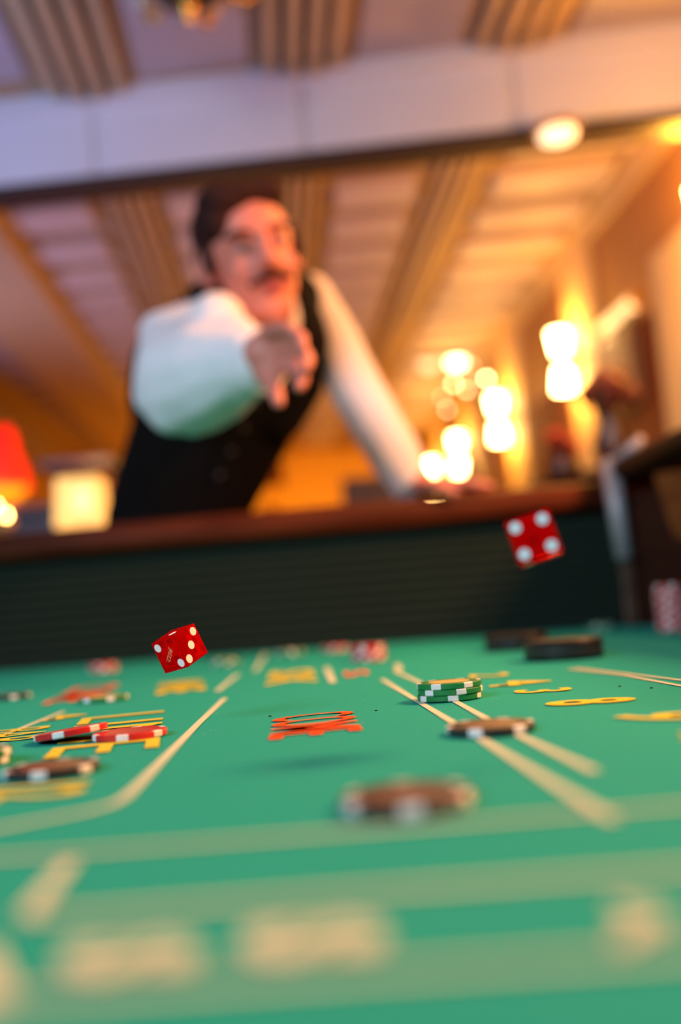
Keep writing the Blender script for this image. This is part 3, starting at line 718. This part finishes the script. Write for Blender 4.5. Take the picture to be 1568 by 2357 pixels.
# ------------------------------------------------------------------ dice
def dice_mat():
    m = bpy.data.materials.new('red_acrylic'); m.use_nodes = True; nt = m.node_tree
    for n in list(nt.nodes): nt.nodes.remove(n)
    out = nt.nodes.new('ShaderNodeOutputMaterial'); g = nt.nodes.new('ShaderNodeBsdfGlass')
    g.inputs['Color'].default_value = (1.0, .10, .05, 1); g.inputs['IOR'].default_value = 1.45; g.inputs['Roughness'].default_value = .02
    tr = nt.nodes.new('ShaderNodeBsdfTranslucent'); tr.inputs['Color'].default_value = (1, .006, .006, 1)
    df = nt.nodes.new('ShaderNodeBsdfDiffuse'); df.inputs['Color'].default_value = (.95, .004, .007, 1)
    m1 = nt.nodes.new('ShaderNodeMixShader'); m1.inputs[0].default_value = .5
    m2 = nt.nodes.new('ShaderNodeMixShader'); m2.inputs[0].default_value = .4
    nt.links.new(tr.outputs[0], m1.inputs[1]); nt.links.new(df.outputs[0], m1.inputs[2])
    nt.links.new(g.outputs[0], m2.inputs[1]); nt.links.new(m1.outputs[0], m2.inputs[2]); nt.links.new(m2.outputs[0], out.inputs[0])
    return m
M['die'] = dice_mat(); M['pip'] = mat('pip_white', (.86, .84, .86), .4); M['gilt'] = mat('gilt_print', (.75, .30, .14), .5)
DS = .019
def die(px, py, depth, cols, faces, label):
    """cols: three edge vectors (right, up, toward viewer) in the frame facing the camera"""
    c = at(px, py, depth); f = (c - CAM).normalized()
    r = (RT - f * RT.dot(f)).normalized(); u = r.cross(f)
    V = [(r * v[0] + u * v[1] - f * v[2]).normalized() for v in cols]
    # orthonormalise
    for _ in range(20):
        a, b, cc = V; s = 1 if a.cross(b).dot(cc) > 0 else -1
        V = [(a + s * b.cross(cc)).normalized(), (b + s * cc.cross(a)).normalized(), (cc + s * a.cross(b)).normalized()]
    sgn = 1 if V[0].cross(V[1]).dot(V[2]) > 0 else -1
    X, Y, Z = V[0], V[1], V[2] * sgn
    t = empty('casino_die', c); t.rotation_euler = Matrix(((X.x, Y.x, Z.x), (X.y, Y.y, Z.y), (X.z, Y.z, Z.z))).to_euler()
    tag(t, label, 'die')
    bm = bmesh.new(); box(bm, (0, 0, 0), (DS, DS, DS), bevel=.0005); finish('body', bm, M['die'], t)
    o6 = .31 * DS; pr = .00245
    L = {1: [(0, 0)], 2: [(-1, 1), (1, -1)], 3: [(-1, 1), (0, 0), (1, -1)], 4: [(-1, -1), (1, 1), (-1, 1), (1, -1)], 5: [(-1, -1), (1, 1), (-1, 1), (1, -1), (0, 0)], 6: [(-1, -1), (-1, 0), (-1, 1), (1, -1), (1, 0), (1, 1)]}
    for (ax, sg), (num, flip) in faces.items():
        if ax == 2: sg *= sgn
        n = [0, 0, 0]; n[ax] = sg; n = Vector(n)
        a1, a2 = [i for i in range(3) if i != ax]
        for (s, q) in L[num]:
            p = n * (DS / 2 - .0004); v = [0, 0, 0]; v[a1] = s * o6
            v[a2] = q * o6 * flip * (sgn if a2 == 2 else 1)
            v = Vector(v)
            bm = bmesh.new(); cyl(bm, p + v, p + v + n * .00045, pr, seg=28); finish('pip', bm, M['pip'], t)
    return t, sgn
# left die: nearest corner A, edges to L, B, D (measured in pixels, edge 77.4 px)
E1 = (-51.9, -15.4, -.715 * 77.4); E2 = (44.9, 34.4, -.683 * 77.4); E3 = (33.7, -68.7, -.150 * 77.4)
t, sg = die(413.7, 1492.2, .566, (E1, E2, E3), {(1, -1): (2, 1), (0, -1): (3, 1), (2, -1): (1, 1), (1, 1): (5, 1), (0, 1): (4, 1), (2, 1): (6, 1)},
        'translucent red die in mid-air above the left of the felt, two and three facing us')
cu = bpy.data.curves.new('t', 'FONT'); cu.body = 'JREZZ:'; cu.size = .0034; cu.align_x = 'CENTER'; cu.align_y = 'CENTER'; cu.offset = .00005
o = bpy.data.objects.new('t', cu); COL.objects.link(o); dg = bpy.context.evaluated_depsgraph_get(); dg.update()
me = bpy.data.meshes.new_from_object(o.evaluated_get(dg)); bpy.data.objects.remove(o, do_unlink=True)
me.name = 'face_print'; me.materials.clear(); me.materials.append(M['gilt'])
# print runs down the face (towards D), i.e. along local +-z, readable side up towards the L edge
for v in me.vertices:
    x, y = v.co.x / sqrt(2), v.co.y / sqrt(2); v.co = Vector((x - sg * y, -DS / 2 - .00003, sg * x + y))
o = link('face_print', me, t); o['label'] = 'small gilt printed lettering'
# right die
s3 = 6.03
u1 = (490, 150, -320); u2 = (165, -560, -60); u3 = (360, -60, -480)
die(1230, 1240, .425, (u1, u2, u3), {(2, -1): (4, 1), (2, 1): (3, 1), (0, 1): (6, 1), (0, -1): (1, 1), (1, 1): (2, 1), (1, -1): (5, 1)},
    'translucent red die flying in front of the dark wall, four white pips facing us')

# ------------------------------------------------------------------ the man
HC = at(577, 596, 1.60)
hu = (RT * -70 + UP * 314 - FW * 62).normalized()
hf = (-(HC - CAM).normalized() * .95 + RT * .30 - UP * .02); hf = (hf - hu * hf.dot(hu)).normalized()
hx = hu.cross(hf).normalized()
HM = Matrix(((hx.x, hf.x, hu.x), (hx.y, hf.y, hu.y), (hx.z, hf.z, hu.z)))   # local x = image right, y = forward, z = up
def H(x, y, z): return HC + HM @ Vector((x, y, z))
def hb(bm, c, r, sub=2): ball(bm, H(*c), r, HM, sub)
man = empty('person', at(400, 1300, 1.93) * 1.0); man.location.z = 0
tag(man, 'man with moustache in black waistcoat and white shirt leaning over the rail, arm thrust forward', 'person')
MO = man.location.copy()
def mp(name, bm, m, vox=.006, smooth=4, parent=None):
    bmesh.ops.translate(bm, verts=bm.verts, vec=-MO)
    return remesh(name, bm, m, parent or man, vox, smooth)
def mq(name, bm, m, smooth=True, parent=None):
    bmesh.ops.translate(bm, verts=bm.verts, vec=-MO)
    return finish(name, bm, m, parent or man, smooth)
SR, SL = at(452, 782, 1.66), at(708, 672, 1.83)
ER, WR = at(438, 868, 1.50), at(606, 828, 1.36)
EL, WL = at(822, 900, 1.78), at(950, 1118, 1.672)
NB = at(598, 745, 1.71)
CHs, BE, WA = at(556, 850, 1.78), at(474, 1020, 1.86), at(418, 1150, 1.91)
PE = WA + P(-.04, .05, -.17)
bm = bmesh.new()
# head
hb(bm, (0, -.012, .028), (.074, .094, .084), 3)
hb(bm, (0, .028, -.030), (.060, .062, .074), 3)
hb(bm, (0, .050, -.078), (.040, .036, .030)); hb(bm, (0, .062, -.092), (.022, .022, .018))
hb(bm, (.034, .060, -.020), (.024, .022, .022)); hb(bm, (-.034, .060, -.020), (.024, .022, .022))
hb(bm, (0, .074, .034), (.046, .014, .010)); hb(bm, (0, .090, .006), (.009, .014, .028)); hb(bm, (0, .102, -.012), (.014, .014, .012))
hb(bm, (.010, .094, -.014), (.008, .010, .008)); hb(bm, (-.010, .094, -.014), (.008, .010, .008))
hb(bm, (0, .082, -.050), (.022, .012, .012))
for s in (1, -1):
    hb(bm, (s * .079, -.008, -.002), (.008, .020, .032)); hb(bm, (s * .074, .0, -.022), (.010, .012, .012))
# neck, torso
limb(bm, [(H(0, -.02, -.06), .052), (NB, .058)])
tm = Matrix(((RT.x, FW.x, UP.x), (RT.y, FW.y, UP.y), (RT.z, FW.z, UP.z)))
def tor(bm, a, b, ra, rb, n=7):
    for i in range(n + 1):
        t = i / n; ball(bm, a.lerp(b, t), tuple(p + (q - p) * t for p, q in zip(ra, rb)), tm, 3)
tor(bm, CHs, BE, (.105, .055, .09), (.105, .065, .08)); tor(bm, BE, WA, (.105, .065, .08), (.105, .07, .08)); tor(bm, WA, PE, (.105, .07, .08), (.12, .08, .08), 4)
limb(bm, [(SR, .045), (NB.lerp(CHs, .3), .05), (SL, .030)])
limb(bm, [(SR, .048), (ER, .042), (WR, .026)]); limb(bm, [(SL, .030), (EL, .034), (WL, .026)])
# legs
for s in (1, -1):
    hip = PE + P(s * .085, 0, -.05); kn = P(PE.x + s * .11 - .02, PE.y - .03 + .03 * s, .50); an = P(PE.x + s * .13 - .03, PE.y + .02 + .05 * s, .09)
    limb(bm, [(hip, .075), (kn, .052), (an, .036)], .4)
# thrown hand (his right, image left): palm towards us, fingers to image right and curling forward, thumb down
def D2(x, y, d): return at(x - 12, y - 10, d)
pw = WR; pk = D2(662, 826, 1.30)
tor2 = Matrix(((RT.x, FW.x, UP.x), (RT.y, FW.y, UP.y), (RT.z, FW.z, UP.z)))
limb(bm, [(pw, .026), (D2(618, 824, 1.34), .030)])
for fx, fy in ((628, 784), (646, 802), (652, 836), (640, 866)):
    limb(bm, [(D2(606, 824, 1.345), .020), (D2(fx, fy, 1.325), .0155)])
fings = [  # pinky (top) .. index (bottom): knuckle, mid joint, tip joint, tip
    [(622, 776, 1.315), (648, 764, 1.275), (672, 764, 1.250), (688, 774, 1.238)],
    [(648, 788, 1.312), (684, 772, 1.262), (706, 788, 1.232), (708, 806, 1.220)],
    [(658, 822, 1.312), (702, 808, 1.262), (722, 836, 1.228), (716, 856, 1.216)],
    [(652, 856, 1.315), (694, 858, 1.268), (710, 882, 1.236), (700, 900, 1.224)]]
for i, fg in enumerate(fings):
    r0 = (.0090, .0100, .0104, .0100)[i]
    limb(bm, [(D2(612 + 3 * i, 800 + 12 * i, 1.34), .012)] + [(D2(*q), r0 * k) for q, k in zip(fg, (1.12, 1.0, .93, .84))], .3)
limb(bm, [(D2(612, 860, 1.345), .017), (D2(632, 884, 1.320), .0135), (D2(645, 910, 1.300), .0115), (D2(653, 936, 1.285), .0092)], .3)
# leaning hand (his left) on the rail
zt = FZ + .2335
hw = P(WL.x + .012, WL.y, max(WL.z, zt + .022)); 
hx0 = Vector((1, -.112, 0)).normalized(); hy0 = -up1
def HP(a, b, z): return P(WL.x, tl(WL.x) + .02, zt) + hx0 * a + hy0 * b + P(0, 0, z)
limb(bm, [(WL, .026), (HP(.012, -.005, .026), .024)])
for b in (-.026, -.008, .010, .026): limb(bm, [(HP(.012, b * .5 - .004, .020), .015), (HP(.052, b, .016), .0125)])
for b, ln in ((-.030, .058), (-.010, .072), (.010, .074), (.030, .062)):
    r0 = .0088
    limb(bm, [(HP(.052, b, .015), r0 * 1.15), (HP(.052 + ln * .5, b * 1.15, .017), r0), (HP(.052 + ln * .8, b * 1.2, .012), r0 * .92), (HP(.052 + ln, b * 1.2, .0085), r0 * .8)], .3)
limb(bm, [(HP(.010, .020, .018), .014), (HP(.032, .044, .014), .011), (HP(.052, .056, .006), .0095), (HP(.068, .058, -.002), .0085)], .3)
body = mp('body', bm, M['skin'], .0042, 5)

# face parts
for s in (1, -1):
    bm = bmesh.new(); hb(bm, (s * .030, .078, .013), (.0120, .010, .0062)); e = mq('eye', bm, M['eye'])
    bm = bmesh.new(); hb(bm, (s * .030 + .001, .0868, .012), (.0066, .003, .0056)); mq('iris', bm, M['iris'], parent=e).location = (0, 0, 0)
    bm = bmesh.new()
    for i in range(7):
        q = i / 6 - .5; hb(bm, (s * (.032 + q * .040), .088 - abs(q + .1) * .018, .031 + .004 * (1 - (2*q)**2)), (.006, .006, .0042), 1)
    mq('eyebrow', bm, M['hair'])
bm = bmesh.new(); hb(bm, (0, .0925, -.0505), (.019, .005, .0045)); hb(bm, (0, .0905, -.0585), (.017, .006, .005)); mq('lips', bm, M['lips'])
bm = bmesh.new()
for i in range(13):
    q = i / 6 - 1; hb(bm, (q * .031, .0985 - .018 * q * q, -.034 - .010 * q * q), (.0075, .0075, .0085 - .003 * q * q), 1)
mp('moustache', bm, M['hair'], .0025, 2)
bm = bmesh.new()
hb(bm, (0, -.026, .051), (.081, .090, .075), 3); hb(bm, (0, -.034, .020), (.083, .080, .070), 3)
hb(bm, (-.030, .032, .090), (.050, .044, .030)); hb(bm, (.028, .028, .092), (.044, .042, .026)); hb(bm, (-.052, .030, .060), (.028, .036, .034)); hb(bm, (-.010, .050, .094), (.040, .026, .018)); hb(bm, (0, -.05, -.015), (.068, .060, .050))
for s in (1, -1): hb(bm, (s * .074, .016, .012), (.010, .014, .034))
mp('hair', bm, M['hair'], .005, 3)
# shirt: sleeves, collar, chest
bm = bmesh.new()
limb(bm, [(SR + RT * .01, .070), (SR.lerp(ER, .5) + RT * -.006, .086), (ER + UP * -.006, .086), (ER.lerp(WR, .30), .080), (ER.lerp(WR, .62) + UP * .004, .060), (ER.lerp(WR, .93), .046)], .12)
for (a, b, c, r) in ((372, 905, 1.50, .045), (400, 935, 1.49, .045), (470, 925, 1.47, .040), (520, 890, 1.43, .040), (545, 775, 1.42, .034), (500, 740, 1.47, .045), (375, 770, 1.58, .04), (560, 885, 1.40, .030)):
    ball(bm, at(a, b, c), r, sub=2)
mp('sleeve', bm, M['shirt'], .006, 6)['label'] = 'puffed white sleeve of the outstretched arm'
bm = bmesh.new(); lathe(bm, [(.040, -.012), (.044, -.012), (.046, .010), (.042, .010)], tuple(WR - (WR - ER).normalized() * .012), 28, (WR - ER).to_track_quat('Z', 'Y').to_matrix()); mq('cuff', bm, M['shirt'])
bm = bmesh.new()
limb(bm, [(SL + RT * .008, .036), (SL.lerp(EL, .45) + RT * .006, .045), (EL, .050), (EL.lerp(WL, .4), .048), (EL.lerp(WL, .75), .046), (EL.lerp(WL, .97), .036)], .15)
mp('sleeve', bm, M['shirt'], .006, 5)['label'] = 'straight white sleeve of the leaning arm'
bm = bmesh.new(); lathe(bm, [(.032, -.015), (.036, -.015), (.037, .014), (.033, .014)], tuple(WL), 28, (WL - EL).to_track_quat('Z', 'Y').to_matrix()); mq('cuff', bm, M['shirt'])
bm = bmesh.new(); nd = (H(0, -.02, -.06) - NB).normalized()
lathe(bm, [(.064, -.01), (.070, -.01), (.066, .034), (.060, .034)], tuple(NB.lerp(H(0, -.02, -.06), .25)), 32, nd.to_track_quat('Z', 'Y').to_matrix())
for s in (1, -1):
    q = tm @ Matrix.Rotation(.5 * s, 3, 'Y'); box(bm, NB.lerp(H(0, -.02, -.06), .25) - FW * .070 + RT * .024 * s - UP * .008, (.040, .005, .034), q, .001)
mq('collar', bm, M['shirt'], False)
bm = bmesh.new(); ball(bm, at(596, 800, 1.675), (.055, .02, .075), tm, 3); mq('shirt_front', bm, M['shirt'])
bm = bmesh.new(); cyl(bm, at(604, 770, 1.645), at(590, 900, 1.665), .016, .024, 12); ball(bm, at(605, 762, 1.64), (.018, .013, .014), tm); mq('tie', bm, M['vest_back'])
# waistcoat
bm = bmesh.new()
tor(bm, at(560, 822, 1.79), at(528, 900, 1.82), (.150, .105, .105), (.156, .108, .10)); tor(bm, at(528, 900, 1.82), at(476, 1020, 1.86), (.156, .108, .10), (.150, .105, .09))
tor(bm, at(476, 1020, 1.86), at(420, 1150, 1.91), (.150, .105, .09), (.142, .105, .08)); tor(bm, at(420, 1150, 1.91), PE + P(0, 0, .05), (.142, .105, .08), (.142, .105, .05), 4)
limb(bm, [(at(440, 772, 1.74), .062), (at(520, 740, 1.76), .070), (at(600, 720, 1.79), .062), (at(672, 690, 1.78), .056)], .2)
limb(bm, [(at(662, 690, 1.76), .052), (at(678, 790, 1.76), .066), (at(668, 870, 1.78), .066), (at(630, 950, 1.80), .06)], .2)
limb(bm, [(at(478, 700, 1.76), .044), (at(500, 668, 1.77), .036)], .2); limb(bm, [(at(640, 690, 1.79), .040), (at(686, 655, 1.80), .030)], .2)
limb(bm, [(at(372, 830, 1.77), .055), (at(362, 930, 1.82), .055)], .2)
mp('waistcoat', bm, M['vest'], .006, 4)
for i, (x, y, d) in enumerate(((585, 930, 1.70), (560, 985, 1.72), (532, 1040, 1.745), (505, 1095, 1.775))):
    bm = bmesh.new(); ball(bm, at(x, y, d) + FW * .0, (.007, .004, .007), tm, 2); mq('button', bm, M['vest_back'])
bm = bmesh.new()
tor(bm, WA + P(-.02, .02, -.10), PE, (.140, .105, .05), (.155, .115, .10), 4)
for s in (1, -1):
    hip = PE + P(s * .085, 0, -.05); kn = P(PE.x + s * .11 - .02, PE.y - .03 + .03 * s, .50); an = P(PE.x + s * .13 - .03, PE.y + .02 + .05 * s, .07)
    limb(bm, [(hip, .095), (kn, .070), (an, .060)], .25)
mp('trousers', bm, M['trousers'], .009, 4)
for s in (1, -1):
    an = P(PE.x + s * .13 - .03, PE.y + .02 + .05 * s, 0)
    bm = bmesh.new(); ball(bm, an + P(0, .01, .045), (.038, .05, .045), None, 3); ball(bm, an + P(0, -.09, .028), (.044, .10, .028), None, 3)
    mp('shoe', bm, M['shoe'], .006, 3)
